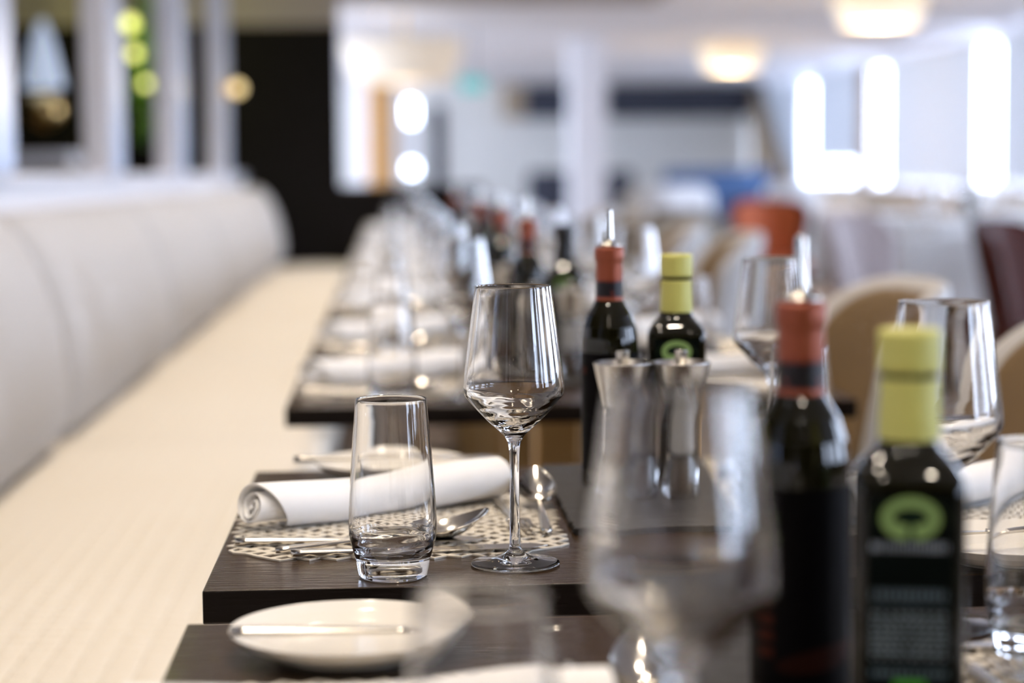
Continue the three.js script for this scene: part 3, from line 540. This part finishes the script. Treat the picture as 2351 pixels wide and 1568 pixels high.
[[2.75, -9.6, 'first from the camera'], [3.75, -12.6, 'second from the camera'], [3.35, -13.95, 'beside the orange chair'], [5.0, -15.5, 'close to the window blinds'], [4.1, -19.5, 'furthest into the room']].forEach(([x, z, w]) =>
  place(clothTableP, 'clothed_table', `square table under a white cloth in the aisle, ${w}`, 'table', [x, 0, z], 0, 'white clothed tables in the aisle'));
[[2.6, -9.5], [2.9, -9.7], [3.6, -12.5], [3.9, -12.7], [4.85, -15.4], [5.15, -15.6]].forEach(([x, z], i) => place(glassP, 'wine_glass', `clear wine glass on the white clothed aisle table, ${ORD[i]} of six`, 'wine glass', [x, 0.751, z], 0, 'wine glasses on the aisle tables'));
place(oilDarkP, 'oil_bottle', 'small dark bottle standing on the second white clothed aisle table', 'bottle', [3.30 + 0.32, 0.751, -12.35], 0.3);
// blue seats against the far wall
const sofaP = proto((g) => { mesh('seat', rbx(-0.9, 0.9, 0.05, 0.45, -0.35, 0.35, 0.05), M.blue, g); mesh('backrest', rbx(-0.9, 0.9, 0.45, 1.08, -0.4, -0.2, 0.07), M.blue, g); });
place(sofaP, 'sofa', 'blue upholstered sofa by the tan drape at the far wall', 'sofa', [5.45, 0, -33], 0, 'blue sofas at the far wall');
{ const s = place(sofaP, 'sofa', 'slate blue sofa at the far wall behind the white chairs', 'sofa', [3.2, 0, -33.5], 0, 'blue sofas at the far wall'); s.children.forEach((c) => (c.material = M.navy)); }

// ---------------------------------------------------------------- window dressing
const blind = (z0, z1, y0, label) => { const b = thing('roller_blind', label, 'blind', [XW - 0.10, 0, (z0 + z1) / 2], 0, 'white roller blinds on the window wall'); mesh('fabric', bx(-0.003, 0.003, y0, 2.56, (z0 - z1) / 2, (z1 - z0) / 2), M.blind, b); mesh('bottom_bar', bx(-0.012, 0.012, y0 - 0.03, y0, (z0 - z1) / 2, (z1 - z0) / 2), M.whitePaint, b); mesh('roller', cyl(0.03, 0.03, (z0 - z1) / 2, (z1 - z0) / 2, 16).rotateX(Math.PI / 2).translate(0, 2.58, 0), M.whitePaint, b); };
blind(-22.25, -19.7, 0.9, 'translucent white roller blind at the picture edge, lowered to the sill');
blind(-27.35, -22.95, 0.9, 'wide translucent white roller blind lowered beside the brown window post');
blind(-32.2, -29.0, 1.2, 'white roller blind pulled halfway down beyond the brown window post');
blind(-36.6, -33.0, 0.9, 'white roller blind at the far end of the window wall');
let bl = 0;
for (const [a, b] of [[-18.7, -16.2], [-15.6, -13.4], [-8.7, -6.9], [-5.2, -3.8], [-2.2, -0.8], [1.5, 2.7]])
  blind(a, b, 0.9, `white roller blind on the window wall beside the dark tables, ${ORD[bl++]} in the row`);
{
  const rings = [], N = 40, ph = 60;
  for (let i = 0; i <= N; i++) {                       // tan drape: far edge straight, near edge sweeping down towards the camera
    const s = i / N, y = mixv(2.55, 0.05, s), zn = mixv(-36.5, -30.6, Math.pow(s, 0.75) * 0.55 + 0.45 * s * s * s), a = [], b = [];
    for (let j = 0; j <= ph; j++) { const t = j / ph, z = mixv(-36.95, zn, t), w = 0.05 * Math.sin(t * 40); a.push(V(XW - 0.25 + w, y, z)); b.push(V(XW - 0.262 + w, y, z)); }
    rings.push([...a, ...b.reverse()]);
  }
  tag(mesh('drape', loft(rings), M.tan), 'tan pleated drape sweeping down across the far window', 'curtain');
}

// ---------------------------------------------------------------- the dark room behind the bench wall
{
  const p = thing('pendant_lamp', 'pale glass cone pendant over a gold globe behind the bench wall', 'lamp', [-1.62, 1.29, -9.5]);
  mesh('globe', new THREE.SphereGeometry(0.085, 32, 20).translate(0, 0.085, 0), M.gold, p);
  mesh('cone_shade', lathe([[0.10, 0.19], [0.085, 0.25], [0.05, 0.40], [0.015, 0.50]], 40, false), M.paleShade, p);
  mesh('cord', cyl(0.004, 0.004, 0.50, CEIL - 1.29, 8), M.darkMetal, p);
  const c = thing('serving_counter', 'brown counter with white top seen through the opening behind the bench', 'counter', [-2.0, 0, -8.6]);
  mesh('carcass', bx(-0.7, 0.62, 0, 1.11, -0.5, 0.0), M.tan, c); mesh('counter_top', rbx(-0.72, 0.64, 1.11, 1.17, -0.52, 0.02, 0.01), M.whitePaint, c);
  const v = thing('hanging_plant', 'trailing green plant hanging in the opening behind the bench', 'plant', [-1.56, 1.2, -13.0]);
  const leaf = new THREE.Shape(); leaf.moveTo(0, 0); leaf.bezierCurveTo(0.03, 0.02, 0.03, 0.06, 0, 0.09); leaf.bezierCurveTo(-0.03, 0.06, -0.03, 0.02, 0, 0);
  const lg = new THREE.ExtrudeGeometry(leaf, { depth: 0.001, bevelEnabled: false, curveSegments: 5 });
  const leaves = []; for (let i = 0; i < 260; i++) { const q = lg.clone(); q.rotateX(rnd() * 2 - 2.2).rotateY(rnd() * 6.28).translate((rnd() - 0.5) * 0.16, 0.05 + rnd() * 0.95, (rnd() - 0.5) * 0.16); leaves.push(q); }
  const f = mesh('foliage', merge(leaves), M.leaf, v); f.userData.kind = 'stuff';
  mesh('stem', new THREE.TubeGeometry(new THREE.CatmullRomCurve3([V(0, 1.45, 0), V(0.02, 1.0, 0.01), V(-0.02, 0.5, 0), V(0.01, 0.05, 0.02)]), 24, 0.006, 8), M.leaf, v);
  [[-1.625, 2.02, -12.75], [-1.60, 1.83, -12.70], [-1.535, 1.64, -12.72]].forEach(([x, y, z], i) => {
    const b = thing('glass_lamp', `small yellow green glass lamp by the trailing plant, ${['top', 'middle', 'lowest'][i]} of three`, 'lamp', [x, y, z], 0, 'yellow green glass lamps');
    mesh('globe', new THREE.SphereGeometry([0.042, 0.034, 0.028][i], 24, 16), M.greenBulb, b); mesh('cord', cyl(0.003, 0.003, 0.03, CEIL - y, 8), M.darkMetal, b);
    const l = new THREE.PointLight(rgb(0.75, 0.8, 0.2), 0.25); l.castShadow = true; b.add(l);
  });
  const w = thing('wall_sconce', 'small gold wall lamp on the last white pier', 'lamp', [-0.93, 1.56, -11.62]);
  mesh('backplate', cyl(0.05, 0.05, -0.012, 0.012).rotateZ(Math.PI / 2).translate(-0.005, 0, 0), M.gold, w); mesh('globe', new THREE.SphereGeometry(0.035, 24, 16).translate(0.05, 0, 0), M.sconceGlow, w);
  const l = new THREE.PointLight(rgb(1, 0.75, 0.4), 0.06); l.position.set(0.05, 0, 0); l.castShadow = true; w.add(l);
}
// beyond the partition: amber panels and a dark plant stand
{
  const a = thing('amber_screen', 'tall amber and cream panelled screen beyond the dark partition', 'screen', [-0.15, 0, -27]);
  for (let i = 0; i < 3; i++) mesh('panel', rbx(-0.36 + i * 0.2, -0.18 + i * 0.2, 0.1, 2.25, -0.02, 0.02, 0.005), i === 1 ? M.amber : i ? M.wood : M.whiteLeather, a);
  mesh('frame', merge([bx(-0.40, -0.37, 0, 2.3, -0.03, 0.03), bx(0.24, 0.27, 0, 2.3, -0.03, 0.03), bx(-0.4, 0.27, 2.27, 2.3, -0.03, 0.03)]), M.whitePaint, a);
}
renderer.render(scene, camera);
